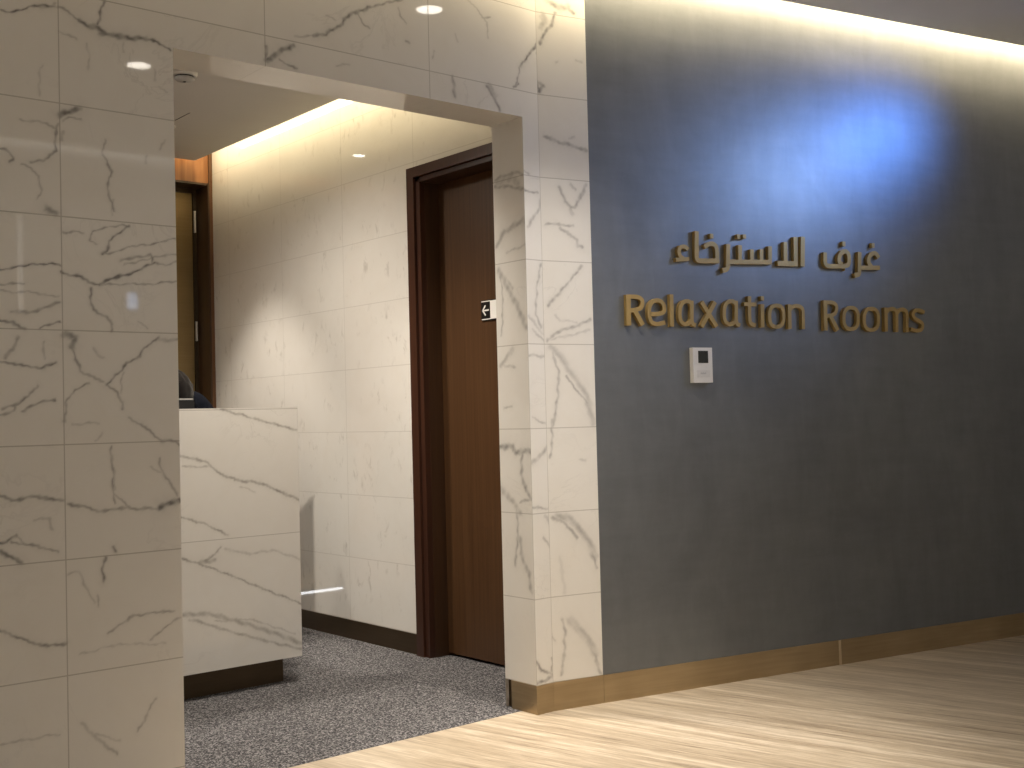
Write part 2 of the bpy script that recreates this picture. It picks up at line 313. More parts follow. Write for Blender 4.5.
V_JAMB += tr(490,240,8, [(6,.4,[(70,240),(150,400),(220,530),(290,700)]),(2,.4,[(80,290),(100,400),(100,640),(90,768)]),(2.5,.3,[(140,320),(180,390)])])
V_JAMB += tr(490,330,8, [(4,.35,[(180,150),(130,230),(80,290)]),(2.4,.3,[(110,280),(200,300)]),(2,.35,[(110,625),(180,610)])])
V_JAMB += tr(490,420,8, [(5,.6,[(85,215),(180,215),(210,265)]),(4.6,.6,[(210,265),(260,245),(325,252)]),(3.6,.5,[(258,260),(250,440),(290,560),(328,620)]),(6,.35,[(90,560),(180,650),(240,740)]),(2.4,.4,[(240,660),(330,632)])])
V_JAMB += tr(490,510,8, [(2.8,.4,[(215,0),(225,200),(200,450)]),(4,.4,[(240,220),(260,400),(310,500),(330,650)])])
V_DESK = tr(0,384,2, [(2.2,.5,[(440,50),(500,67),(592,92)]),(2.4,.5,[(362,144),(410,155),(440,180),(475,192)]),(1.7,.35,[(365,165),(420,166)]),(2.8,.55,[(470,192),(520,198),(560,215),(602,233)]),(1.8,.5,[(362,266),(410,280),(455,302)]),(2.2,.5,[(362,350),(400,359),(425,345),(442,325)]),(4,.45,[(400,358),(430,352)]),
  (1.7,.55,[(400,360),(480,390),(540,415),(604,440)]),(2.4,.25,[(450,330),(500,340),(545,332),(600,350)]),(4.4,.4,[(362,462),(420,460),(500,482),(560,502),(604,520)]),(2.6,.4,[(380,470),(450,492),(540,516),(604,530)]),(1.6,.3,[(430,475),(500,470),(590,500)]),(1.5,.25,[(480,205),(510,215)])])

def vein_field(U, Vv, traced, conv, mpp, seed, gain=1.3):
    """darkness of the veins at every grid point"""
    out = np.zeros(U.shape)
    ph = np.random.default_rng(seed).uniform(0, 6.28, 12)
    du = 0.0017*np.sin(U*61+Vv*83+ph[0])+0.0014*np.sin(Vv*147-U*93+ph[1])+0.0009*np.sin(U*311+Vv*253+ph[2])
    dv = 0.0017*np.sin(U*77-Vv*59+ph[3])+0.0014*np.sin(Vv*131+U*119+ph[4])+0.0009*np.sin(U*287-Vv*301+ph[5])
    A, B = U+du, Vv+dv
    amp = 0.82+0.18*np.sin(U*45+Vv*71+ph[6])*np.sin(Vv*52-U*38+ph[7])+0.16*np.sin(U*170+Vv*140+ph[8])
    for w, st, pts in traced:
        q = np.array([conv(*p) for p in pts]); h = w*mpp*0.5; R = 4.5*h+0.004
        box_ = (A > q[:,0].min()-R) & (A < q[:,0].max()+R) & (B > q[:,1].min()-R) & (B < q[:,1].max()+R)
        if not box_.any(): continue
        a, b = A[box_], B[box_]; d2 = np.full(a.shape, 1e9)
        for p0, p1 in zip(q, q[1:]):
            e = p1-p0; L = max(e @ e, 1e-12)
            tt = np.clip(((a-p0[0])*e[0]+(b-p0[1])*e[1])/L, 0, 1)
            d2 = np.minimum(d2, (a-p0[0]-tt*e[0])**2+(b-p0[1]-tt*e[1])**2)
        r = d2/h**2
        val = min(1.0, st*gain)*(np.exp(-r**1.3)*0.92+0.16*np.exp(-r/9))
        out[box_] = np.maximum(out[box_], val)
    return np.clip(out*amp, 0, 1)

class Panels:
    """one mesh out of rectangular grids; carries uv in metres and the vein values"""
    def __init__(s): s.co = []; s.f = []; s.uv = []; s.v = []; s.n = 0; s.mi = []
    def grid(s, o, eu, ev, u0, u1, v0, v1, res=None, traced=None, conv=None, mpp=0.003, seed=1, flip=False, mat=0):
        nu = max(1, int(round((u1-u0)/res))) if res else 1; nv = max(1, int(round((v1-v0)/res))) if res else 1
        U, W = np.meshgrid(np.linspace(u0, u1, nu+1), np.linspace(v0, v1, nv+1))
        o, eu, ev = (np.array(k, float) for k in (o, eu, ev))
        s.co.append((o+U[...,None]*eu+W[...,None]*ev).reshape(-1, 3)); s.uv.append(np.stack([U, W], -1).reshape(-1, 2))
        s.v.append((vein_field(U, W, traced, conv, mpp, seed) if traced else np.zeros(U.shape)).ravel())
        i = np.arange((nu+1)*(nv+1)).reshape(nv+1, nu+1)+s.n
        q = np.stack([i[:-1,:-1], i[:-1,1:], i[1:,1:], i[1:,:-1]], -1).reshape(-1, 4)
        if flip: q = q[:, ::-1]
        s.f.append(q); s.n += i.size; s.mi.append(np.full(len(q), mat))
    def build(s, name, mats, parent=None):
        co = np.concatenate(s.co); f = np.concatenate(s.f); uv = np.concatenate(s.uv); v = np.concatenate(s.v); mi = np.concatenate(s.mi)
        me = bpy.data.meshes.new(name)
        me.vertices.add(len(co)); me.vertices.foreach_set('co', co.astype(np.float32).ravel())
        me.loops.add(f.size); me.loops.foreach_set('vertex_index', f.astype(np.int32).ravel())
        me.polygons.add(len(f)); me.polygons.foreach_set('loop_start', np.arange(0, f.size, 4, dtype=np.int32))
        me.update(calc_edges=True)
        l = me.uv_layers.new(name='metres'); l.data.foreach_set('uv', uv[f.ravel()].astype(np.float32).ravel())
        a = me.attributes.new('vein', 'FLOAT', 'POINT'); a.data.foreach_set('value', v.astype(np.float32))
        o = link(name, me, mats, parent)
        me.polygons.foreach_set('material_index', mi.astype(np.int32)); me.update(); me.validate()
        return o

# ------------------------------------------------------------------ setting: walls
TOP = 2.92; OPX = -1.3; HEAD = 2.107; TH = 0.172; BB = 0.1; RX = 0.314; RTOP = 2.78; BACK = 3.12; PS = 0.2085
ex, ey, ez = (1,0,0), (0,1,0), (0,0,1)
P = Panels()
P.grid((0,0,0), ex, ez, -1.86, OPX, 0.0, 2.26, 0.003, V_FRONT, on_front, 0.0032, 3)
P.grid((0,0,0), ex, ez, -1.86, OPX, 2.26, TOP)
P.grid((0,0,0), ex, ez, -6.0, -1.86, 0.0, TOP)
P.grid((0,0,0), ex, ez, OPX, XB, HEAD, 2.56, 0.003, V_FRONT, on_front, 0.0036, 4)
P.grid((0,0,0), ex, ez, OPX, XB, 2.56, TOP)
P.grid((0,0,0), ex, ez, 0.0, XB, BB, HEAD, 0.003, V_FRONT, on_front, 0.0042, 5)
P.grid((0,-0.15,HEAD), ex, ey, OPX, 0.0, 0.15, 0.15+TH, flip=True)                       # underside of the lintel
P.grid((0,TH,0), ex, ez, -6.0, OPX, 0.0, TOP, flip=True)
P.grid((0,TH,0), ex, ez, OPX, 0.0, HEAD, TOP, flip=True)
P.grid((OPX,0,0), ey, ez, 0.0, TH, 0.0, HEAD)                                  # left reveal
struct(P.build('wall_front', [M['marble_front']]))
P = Panels()
P.grid((XB,0,0), PU, ez, 0.0, PS, BB, 2.62, 0.003, V_CORNER, on_right, 0.0046, 6)
P.grid((XB,0,0), PU, ez, 0.0, PS, 2.62, TOP)
P.grid((0,0,0), ey, ez, 0.0, TH, BB, HEAD, 0.003, V_JAMB, on_jamb, 0.0042, 7, flip=True)   # right reveal
P.grid((0,TH,0), ex, ez, 0.0, RX, 0.0, TOP, flip=True)
struct(P.build('wall_corner', [M['marble_corner']]))
# blue-grey wall: a thick slab along PU
bm = bmesh.new()
def pw(s, d): q = np.array([XB,0,0])+PU*s-PN*d; return q[0], q[1]
prism(bm, [pw(PS,0), pw(5.5,0), pw(5.5,0.14), pw(PS,0.14)], 0.0, TOP)
struct(finish(bm, 'wall_right', M['plaster']))
# inner room: wall with the door
D0, D1, DT = 0.25, 1.052, 2.117
P = Panels()
P.grid((RX,0,0), ey, ez, TH, D0, 0, RTOP, flip=True); P.grid((RX,0,0), ey, ez, D0, D1, DT, RTOP, flip=True); P.grid((RX,0,0), ey, ez, D1, BACK, 0, RTOP, flip=True)
P.grid((RX+0.2,0,0), ey, ez, TH, D0, 0, RTOP); P.grid((RX+0.2,0,0), ey, ez, D0, D1, DT, RTOP); P.grid((RX+0.2,0,0), ey, ez, D1, BACK, 0, RTOP)
struct(P.build('wall_inner', [M['marble_inner']]))
DX0, DX1, DZ = -0.58, 0.293, 2.44
boxes_back = [(-3.0, DX0, BACK, 3.22, 0, RTOP), (DX0, DX1, BACK, 3.22, DZ, RTOP), (DX1, RX+0.2, BACK-0.0, 3.42, 0, RTOP)]
o = boxes('wall_back', boxes_back, M['back_wood']); struct(o)
struct(boxes('wall_left', [(-3.1,-3.0,TH,3.22,0,RTOP)], M['wall_paint']))
struct(boxes('wall_opposite', [(-6,6,-5.1,-5.0,0,TOP)], M['wall_paint']))
struct(boxes('wall_end', [(5.45,5.55,-5.0,-1.0,0,TOP)], M['dark_wall']))
struct(boxes('wall_far', [(-6.1,-6.0,-5.0,0.0,0,TOP)], M['wall_paint']))
# floors
FJ = 0.08
bm = bmesh.new(); prism(bm, [(-6.1,-5.1),(6,-5.1),(6,FJ),(-6.1,FJ)], -0.1, 0.0)
struct(finish(bm, 'floor', M['travertine']))
bm = bmesh.new(); prism(bm, [(-3.1,FJ),(0.6,FJ),(0.6,4.2),(-3.1,4.2)], -0.1, 0.0)
struct(finish(bm, 'floor_carpet', M['carpet']))
# ceilings with a light slot along the walls
GAP = 0.128; CZ = 2.65
def po(s, d): q = np.array([XB,0,0])+PU*s+PN*d; return q[0], q[1]
# corner of the slot where both walls meet
k = GAP*math.tan(AB/2)
bm = bmesh.new(); prism(bm, [(-6.1,-5.1),(6.0,-5.1),po(5.6,GAP),(XB-k,-GAP),(-6.1,-GAP)], CZ, CZ+0.03)
struct(finish(bm, 'ceiling', M['ceiling_grey']))
RC = 2.55; RXE = 0.187
struct(boxes('ceiling_inner', [(-3.0,RXE,TH+0.002,3.06,RC,RC+0.03)], M['ceiling']))
struct(boxes('ceiling_slab', [(-6.2,6.2,-5.2,TH,TOP,TOP+0.1)], M['ceiling']))
struct(boxes('ceiling_slab_inner', [(-3.1,0.6,TH+0.002,4.2,RTOP,RTOP+0.1)], M['ceiling']))
struct(boxes('trim_1', [(-0.270,-0.266,2.13,2.30,RC-0.0015,RC+0.004)], M['black']))
# baseboards
bm = bmesh.new()
c0 = (-0.004,-0.004)
prism(bm, [(-0.004,0.135),(-0.004,-0.004),(XB-0.001,-0.004),po(PS,0.004),(po(PS,-0.02)),(0.02,0.02),(0.02,0.135)], 0.0, BB)
struct(finish(bm, 'baseboard_corner', M['bronze']))
struct(boxes('trim_3', [(0.014,0.05,0.1355,TH-0.001,0,BB-0.001)], M['bronze_dark']))
bm = bmesh.new(); prism(bm, [po(PS+0.001,0.004), po(1.336,0.004), po(1.336,-0.01), po(PS+0.001,-0.01)], 0.0, BB)
prism(bm, [po(1.352,0.004), po(5.4,0.004), po(5.4,-0.01), po(1.352,-0.01)], 0.0, BB)
struct(finish(bm, 'baseboard_right', M['bronze']))
bm = bmesh.new(); prism(bm, [po(1.337,0.0035), po(1.351,0.0035), po(1.351,-0.01), po(1.337,-0.01)], 0.0, BB-0.001)
struct(finish(bm, 'trim_2', brass('pale_brass', (0.62,0.50,0.33), (0.70,0.58,0.40), 0.3)))
struct(boxes('baseboard_inner', [(RX-0.005,RX+0.01,1.139,BACK,0,0.09)], M['bronze_dark']))

# ------------------------------------------------------------------ doors
d1 = empty('door_1', (RX, 0.65, 0)); struct(d1)
def at_parent(o): o.location = tuple(-c for c in o.parent.location); return o
C0, C1, CT = 0.176, 1.138, 2.162
fr = [(0.294,0.33,1.086,C1,0,CT), (0.294,0.33,C0,1.086,2.117,CT),              # outer board
      (0.307,0.33,1.052,1.086,0,2.117), (0.307,0.33,C0,1.086,2.097,2.117),      # inner step
      (0.302,0.33,1.050,1.058,0,2.103), (0.302,0.33,C0+.05,1.058,2.092,2.1),    # bead
      (0.294,0.33,C0,C0+0.05,0,2.117)]
at_parent(boxes('frame', fr, M['frame_wood'], d1, bevel=0.0015))
at_parent(boxes('jamb', [(0.33,0.46,1.048,1.066,0,2.1),(0.33,0.46,C0+0.06,1.048,2.092,2.116),(0.33,0.46,C0+0.045,C0+0.06,0,2.1),(0.445,0.46,0.24,1.05,0,0.012)], M['jamb_wood'], d1))
at_parent(boxes('leaf', [(0.402,0.445,C0+0.062,1.046,0.012,2.089)], M['door_wood'], d1, bevel=0.001))
d2 = empty('door_2', (-0.15, BACK, 0)); struct(d2)
at_parent(boxes('jamb', [(0.285,0.2935,BACK-0.012,3.42,0,DZ),(DX0,0.285,BACK-0.004,3.42,DZ-0.012,DZ),(DX0,DX0+0.012,BACK-0.004,3.42,0,DZ-0.012)], M['jamb_wood'], d2))
at_parent(boxes('trim', [(0.2935,RX-0.001,BACK-0.014,BACK-0.0005,0,2.62)], M['trim_wood'], d2))
at_parent(boxes('frame', [(0.263,0.285,3.262,3.36,0,DZ-0.012),(DX0+0.012,0.263,3.262,3.36,2.404,DZ-0.012),(DX0+0.012,DX0+0.03,3.262,3.36,0,2.404)], M['bronze_dark'], d2))
lf = at_parent(boxes('leaf', [(DX0+0.03,0.26,3.268,3.31,0.012,2.402)], M['gold_leaf'], d2, bevel=0.001))
for z0, z1 in ((2.172,2.300),(1.535,1.650),(0.25,0.37)):
    bm = bmesh.new(); n = 5
    for i in range(n):
        h = (z1-z0)/n
        lathe(bm, [(0,0.001),(0.0062,0.001),(0.0062,h-0.001),(0,h-0.001)], 12, (0.271,3.255,z0+i*h))
    box(bm, 0.266,0.271,3.2575,3.2625,z0,z1); box(bm, 0.271,0.276,3.2575,3.2625,z0,z1)
    hg = at_parent(finish(bm, 'hinge', M['steel'], d2)); hg['label'] = 'bright steel door hinge'
tl = at_parent(boxes('door_gap_glow', [(-0.505,-0.2,BACK-0.016,BACK-0.006,0.006,0.020)], emit('door_gap_glow_mat', (0.95,0.97,1.0), 8.0), d2)); tl['label'] = 'thin white glowing strip added for light leaking under the door'  # added glow in place of light leaking under the leaf
struct(boxes('wall_beyond', [(-3.1,0.6,4.2,4.3,0,RTOP)], M['wall_paint']))

# sign on the door leaf
sg = tag(empty('door_sign', (0.402, 0.68, 1.498)), 'small black and white sign with a left arrow on the brown door', 'sign')
SX = 0.402
def sgn(name, y0, y1, z0, z1, x0, x1, mat): return at_parent(boxes(name, [(x0,x1,y0,y1,z0,z1)], mat, sg))
sgn('backing_plate', 0.585, 0.752, 1.4545, 1.5405, SX-0.006, SX, M['sign_black'])
sgn('white_panel', 0.588, 0.6905, 1.4585, 1.5365, SX-0.0075, SX-0.006, M['sign_white'])
sgn('border', 0.6905, 0.748, 1.5335, 1.5375, SX-0.0075, SX-0.006, M['sign_white'])
sgn('border', 0.6905, 0.748, 1.4575, 1.4615, SX-0.0075, SX-0.006, M['sign_white'])
bm = bmesh.new()
cyy, cz = 0.7205, 1.4975
def bar(bm, a, b, w, x0, x1):
    a, b = Vector(a), Vector(b); d = (b-a).normalized(); nn = Vector((-d.y, d.x))*w/2
    q = [a+nn, a-nn, b-nn, b+nn]
    v0 = [bm.verts.new((x0,p.x,p.y)) for p in q]; v1 = [bm.verts.new((x1,p.x,p.y)) for p in q]
    bm.faces.new(v0); bm.faces.new(v1[::-1])
    for i in range(4): bm.faces.new((v0[i], v0[(i+1)%4], v1[(i+1)%4], v1[i]))
x0, x1 = SX-0.0075, SX-0.006
bar(bm, (cyy+0.019,cz), (cyy-0.02,cz), 0.0065, x0, x1)
bar(bm, (cyy+0.022,cz-0.001), (cyy+0.002,cz+0.021), 0.0065, x0, x1); bar(bm, (cyy+0.022,cz+0.001), (cyy+0.002,cz-0.021), 0.0065, x0, x1)
at_parent(finish(bm, 'arrow', M['sign_white'], sg))

# ------------------------------------------------------------------ raised lettering and thermostat on the right wall
WALLM = Matrix(((PU[0], -PN[0], 0, XB), (PU[1], -PN[1], 0, 0), (0, 0, 1, 0), (0, 0, 0, 1)))   # local x along wall, -y out of it
def stroke(bm, pts, w, dep, closed=False):
    p = [Vector(q) for q in pts]; n = len(p); L = []; R = []
    for i in range(n):
        a = p[i-1] if (i or closed) else None; b = p[(i+1)%n] if (i < n-1 or closed) else None
        d1 = (p[i]-a).normalized() if a is not None else None; d2 = (b-p[i]).normalized() if b is not None else None
        if d1 is None: d1 = d2
        if d2 is None: d2 = d1
        tdir = (d1+d2); tdir = tdir.normalized() if tdir.length > 1e-6 else d1
        nn = Vector((-tdir.y, tdir.x)); c = max(0.5, nn.dot(Vector((-d1.y, d1.x))))
        L.append(p[i]+nn*w/2/c); R.append(p[i]-nn*w/2/c)
    fl = [bm.verts.new((q.x,-dep,q.y)) for q in L]; frr = [bm.verts.new((q.x,-dep,q.y)) for q in R]
    bl = [bm.verts.new((q.x,0,q.y)) for q in L]; br = [bm.verts.new((q.x,0,q.y)) for q in R]
    rng_ = range(n if closed else n-1)
    for i in rng_:
        j = (i+1) % n
        bm.faces.new((fl[i], fl[j], frr[j], frr[i])); bm.faces.new((bl[i], br[i], br[j], bl[j]))
        bm.faces.new((fl[i], bl[i], bl[j], fl[j])); bm.faces.new((frr[i], frr[j], br[j], br[i]))
    if not closed:
        bm.faces.new((fl[0], frr[0], br[0], bl[0])); bm.faces.new((fl[-1], bl[-1], br[-1], frr[-1]))
def smooth_path(pts, closed=False, it=2):
    p = [np.array(q, float) for q in pts]
    for _ in range(it):
        q = []
        n = len(p)
        if not closed: q.append(p[0])
        for i in range(n if closed else n-1):
            a, b = p[i], p[(i+1)%n]; q += [a*0.75+b*0.25, a*0.25+b*0.75]
        if not closed: q.append(p[-1])
        p = q
    return [tuple(q) for q in p]
def ell(cx, cy, rx, ry, e=2.6, n=28):
    r = []
    for i in range(n):
        t_ = 2*PI*i/n; c, s_ = math.cos(t_), math.sin(t_)
        r.append((cx+rx*math.copysign(abs(c)**(2/e), c), cy+ry*math.copysign(abs(s_)**(2/e), s_)))
    return r
DEP = 0.017
def on_letters(x, y, d=None): q = hit(PN, np.array([XB,0,0])+PN*(d or DEP), x, y); return float((q-np.array([XB,0,0])) @ PU), q[2]
def letter(name, label, group, crop, strokes, dots=(), w=24, dep=DEP, cat='letter'):
    ox, oy, s = crop
    conv = lambda p: on_letters(ox+p[0]/s, oy+p[1]/s)
    mpp = 0.00412
    pieces = []
    bm = bmesh.new(); allp = []
    for st in strokes:
        pts, closed, ww = st[0], (st[1] if len(st) > 1 else False), (st[2] if len(st) > 2 else w)
        pp = [conv(p) for p in pts]; allp += pp
        pieces.append((pp, closed, ww/s*mpp))
    cx = sum(p[0] for p in allp)/len(allp); cz_ = sum(p[1] for p in allp)/len(allp)
    for i, (pp, closed, ww) in enumerate(pieces): stroke(bm, [(a-cx, b-cz_) for a, b in pp], ww, dep-0.0002*i, closed)
    o = finish(bm, name, M['letter'])
    o.matrix_world = WALLM @ Matrix.Translation((cx, 0, cz_))
    tag(o, label, cat, group)
    for d in dots:
        a, b = conv(d[:2]); rr = d[2]/s*mpp/2
        b2 = bmesh.new(); stroke(b2, [(a-cx-rr*.72, b-cz_), (a-cx+rr*.72, b-cz_)], rr*1.7, dep)
        finish(b2, 'letter_dot', M['letter'], o)
    return o
L1 = (615,285,6.4); L2 = (770,285,6.4)
G1 = 'raised letters of the Latin line on the grey wall'
sm = smooth_path
def A_(x): return [(sm([(x+92,128),(x+82,106),(x+52,102),(x+22,122),(x+14,178),(x+20,232),(x+48,254),(x+76,246),(x+92,222)]),), ([(x+93,100),(x+93,228),(x+100,250),(x+118,258)],)]
letter('letter_R', 'raised gold capital R that starts the word Relaxation', G1, L1, [([(86,62),(90,258)],False,30), (sm([(90,74),(145,74),(176,92),(178,128),(160,156),(96,162)]),), ([(126,160),(180,256)],False,28)])
letter('letter_e', 'raised gold letter e, second in the word Relaxation', G1, L1, [(sm([(222,186),(316,184),(318,130),(290,98),(250,98),(222,130),(218,190),(232,240),(270,252),(322,240)],it=2),)])
letter('letter_l', 'raised gold letter l, slim upright between e and a in Relaxation', G1, L1, [([(362,60),(366,266)],False,26)])
letter('letter_a', 'raised gold letter a between l and x in Relaxation', G1, L1, A_(400))
letter('letter_x', 'raised gold letter x in the middle of the word Relaxation', G1, L1, [([(556,108),(652,266)],False,27), ([(642,108),(556,266)],False,27)])
letter('letter_a', 'raised gold letter a between x and t in Relaxation', G1, L1, A_(684))
letter('letter_t', 'raised gold letter t in the word Relaxation', G1, L1, [(sm([(862,72),(862,220),(872,250),(902,258)],it=1),), ([(826,122),(906,124)],False,22)])
letter('letter_i', 'raised gold dotted letter i in the word Relaxation', G1, L1, [([(944,122),(946,270)],False,27)], dots=[(944,86,32)])
letter('letter_o', 'raised gold letter o between i and n in Relaxation', G1, L2, [(ell(44,199,46,68),True)])
letter('letter_n', 'raised gold letter n that ends the word Relaxation', G1, L2, [([(126,124),(128,280)],False,26), (sm([(128,160),(150,134),(185,132),(212,150),(214,200)])+[(215,282)],)])
letter('letter_R', 'raised gold capital R that starts the word Rooms', G1, L2, [([(354,98),(358,290)],False,30), (sm([(358,110),(402,110),(428,128),(428,168),(408,192),(360,198)]),), ([(388,196),(436,290)],False,28)])
letter('letter_o', 'raised gold letter o right after the R of Rooms', G1, L2, [(ell(520,213,46,68),True)])
letter('letter_o', 'raised gold letter o right before the m of Rooms', G1, L2, [(ell(650,219,46,68),True)])
letter('letter_m', 'raised gold letter m in the word Rooms', G1, L2, [([(742,144),(746,297)],False,26), (sm([(744,180),(762,154),(790,150),(812,166),(813,215)])+[(814,300)],), (sm([(814,182),(832,158),(858,154),(878,170),(879,220)])+[(880,301)],)])
letter('letter_s', 'raised gold letter s that ends the word Rooms', G1, L2, [(sm([(990,176),(960,160),(928,162),(914,186),(926,214),(962,232),(982,252),(972,288),(940,294),(904,282)]),)])
G2 = 'raised pieces of the Arabic line on the grey wall'
A1 = (660,220,7.877); A2 = (780,220,9.309); A3 = (700,215,12.8)
letter('arabic_letter', 'raised gold hamza at the left end of the Arabic line', G2, A1, [(sm([(222,232),(200,208),(165,210),(148,240),(158,285),(185,302)]),False,30), ([(126,312),(232,306)],False,28)])
letter('arabic_letter', 'raised gold Arabic piece of alif and dotted curl next to the hamza', G2, A1, [(sm([(290,88),(290,270),(292,318),(340,322)])+[(468,322)],False,36), (sm([(452,325),(452,250),(440,195),(395,182),(352,212)]),False,34)], dots=[(408,126,40)])
letter('arabic_letter', 'raised gold Arabic piece with toothed row and two dots above', G2, A3, [(sm([(362,375),(362,640),(350,700),(290,708)]),False,58), ([(370,598),(900,602)],False,56), ([(515,385),(515,600)],False,56), ([(668,440),(668,600)],False,54), ([(790,440),(790,600)],False,54), ([(900,400),(900,628)],False,56)], dots=[(495,275,62),(572,275,62)])
letter('arabic_letter', 'raised gold Arabic piece of two uprights joined on one foot', G2, A2, [([(-22,402),(166,408)],False,46), ([(52,205),(54,405)],False,44), ([(146,158),(148,405)],False,46)])
letter('arabic_letter', 'raised gold single Arabic upright right of the joined pair', G2, A2, [([(214,156),(212,432)],False,48)])
letter('arabic_letter', 'raised gold Arabic piece with a dotted loop and upturned left end', G2, A2, [(sm([(422,302),(420,400),(440,428),(500,430)])+[(600,430)]+sm([(600,430),(645,418),(646,330),(620,288),(580,296),(552,340),(552,392),(580,416)]),False,42)], dots=[(596,222,52)])
letter('arabic_letter', 'raised gold Arabic piece with dotted hook at the right end of the line', G2, A2, [(sm([(742,298),(742,460),(738,510),(696,514)]),False,44), ([(748,444),(932,444)],False,40), (sm([(922,352),(895,306),(855,312),(828,350),(826,400),(860,440)]),False,42)], dots=[(868,236,50)])

th = empty('thermostat'); (sx0, z1), (sx1, z0) = on_letters(692.8,347.5,.022), on_letters(713,382.5,.022)
tag(th, 'white wall thermostat with a dark display below the gold lettering', 'thermostat')
thc = ((sx0+sx1)/2, (z0+z1)/2); th.matrix_world = WALLM @ Matrix.Translation((thc[0], 0, thc[1]))
hw, hh = (sx1-sx0)/2, (z1-z0)/2
boxes('body', [(-hw,hw,-0.022,0,-hh,hh)], M['white_plastic'], th, bevel=0.003)
a, b = on_letters(698,350.8,.022), on_letters(708.2,363,.022)
boxes('display', [(a[0]-thc[0],b[0]-thc[0],-0.0228,-0.0215,b[1]-thc[1],a[1]-thc[1])], M['screen_dark'], th)
boxes('button_pad', [(-hw*.62,hw*.72,-0.0226,-0.0215,-hh*.70,-hh*.30)], plain('pad_grey', (0.66,0.65,0.63), 0.5), th, bevel=0.0004)
bm = bmesh.new(); x_ = -0.012
for wdt, hgt in ((.004,.006),(.003,.005),(.004,.006),(.004,.005),(.003,.006)): box(bm, x_, x_+wdt, -0.0231, -0.0225, -0.0345, -0.0345+hgt); x_ += wdt+0.0016
finish(bm, 'print_mark', M['grey_print'], th)

# ------------------------------------------------------------------ reception desk
dk = tag(empty('reception_desk', (-0.8, 1.5, 0)), 'white veined marble reception desk on a dark recessed plinth', 'desk')
DXR, DZ0, DZ1 = -0.3115, 0.102, 1.106
P = Panels(); DXL = -2.3; dp = 0.09
P.grid((0,DESK_Y,0), ex, ez, -1.06, DXR, DZ0, DZ1, 0.0038, V_DESK, on_desk, 0.0039, 9)
P.grid((0,DESK_Y,0), ex, ez, DXL, -1.06, DZ0, DZ1)
P.grid((0,DESK_Y+dp,0), ex, ez, DXL, DXR, DZ0, DZ1, flip=True)
P.grid((DXR,0,0), ey, ez, DESK_Y, DESK_Y+dp, DZ0, DZ1); P.grid((DXL,0,0), ey, ez, DESK_Y, DESK_Y+dp, DZ0, DZ1, flip=True)
P.grid((0,0,DZ1), ex, ey, DXL, DXR, DESK_Y, DESK_Y+dp); P.grid((0,0,DZ0), ex, ey, DXL, DXR, DESK_Y, DESK_Y+dp, flip=True)
at_parent(P.build('front_panel', [M['marble_desk']], dk))
at_parent(boxes('side_panel', [(DXR-0.04,DXR-0.0005,DESK_Y+dp,1.62,DZ0,0.76)], M['jamb_wood'], dk))
at_parent(boxes('worktop', [(DXL,DXR-0.04,DESK_Y+dp,1.60,0.72,0.75)], M['jamb_wood'], dk, bevel=0.003))
at_parent(boxes('plinth', [(DXL+0.05,-0.368,1.138,1.58,0,DZ0)], M['bronze_dark'], dk))
# monitor on the worktop, seen from behind
mo = tag(empty('monitor', (-0.80, 1.50, 0.75)), 'dark computer monitor with a pale top edge behind the reception desk', 'monitor')
MR, MT = -0.566, 1.156
at_parent(boxes('back_shell', [(-1.06,MR,1.49,1.515,0.84,MT-0.010)], M['black'], mo, bevel=0.004))
at_parent(boxes('rim', [(-1.06,MR-0.006,1.489,1.514,MT-0.007,MT)], M['rim_grey'], mo, bevel=0.001))
at_parent(boxes('screen', [(-1.05,MR-0.01,1.515,1.517,0.85,MT-0.02)], M['screen_dark'], mo))
at_parent(boxes('stand', [(-0.84,-0.78,1.475,1.495,0.76,0.98),(-0.93,-0.69,1.42,1.60,0.75,0.76)], M['black'], mo, bevel=0.003))

# ------------------------------------------------------------------ seated person and chair
def skin_body(name, verts, edges, mat, parent=None, sub=2, root=0):
    me = bpy.data.meshes.new(name); me.from_pydata([v[:3] for v in verts], edges, []); me.update()
    o = link(name, me, mat, parent)
    o.modifiers.new('skin', 'SKIN'); o.modifiers['skin'].use_smooth_shade = True
    for i, v in enumerate(verts):
        r = v[3]; me.skin_vertices[0].data[i].radius = r if isinstance(r, tuple) else (r, r)
    me.skin_vertices[0].data[root].use_root = True
    s = o.modifiers.new('sub', 'SUBSURF'); s.levels = sub; s.render_levels = sub
    dg = bpy.context.evaluated_depsgraph_get(); nm = bpy.data.meshes.new_from_object(o.evaluated_get(dg))
    o.modifiers.clear(); o.data = nm
    return o
HX, HY, HZ = -0.470, 1.925, 1.186          # middle of the head
pr = tag(empty('person', (-0.165, 2.055, 0)), 'person with dark hair in dark clothing seated behind the reception desk', 'person')
bx, by = -0.165, 2.055                       # pelvis; the figure looks to the left front, head bowed
fdir = np.array([-0.925,-0.38]); sdir = np.array([-fdir[1], fdir[0]])   # forward, to the figure's left... in plan
def pp(f, s, z): return (bx+fdir[0]*f+sdir[0]*s, by+fdir[1]*f+sdir[1]*s, z)
def limb(sg):
    return [(*pp(0.12,sg*0.175,1.02),0.070),(*pp(0.17,sg*0.225,0.84),0.052),(*pp(0.18,sg*0.215,0.70),0.042),(*pp(0.33,sg*0.13,0.665),0.031),(*pp(0.39,sg*0.10,0.645),(0.034,0.018))]
def leg(sg):
    return [(*pp(0.02,sg*0.10,0.525),0.085),(*pp(0.24,sg*0.12,0.525),0.075),(*pp(0.42,sg*0.12,0.50),0.060),(*pp(0.44,sg*0.12,0.28),0.055),(*pp(0.42,sg*0.12,0.08),0.040)]
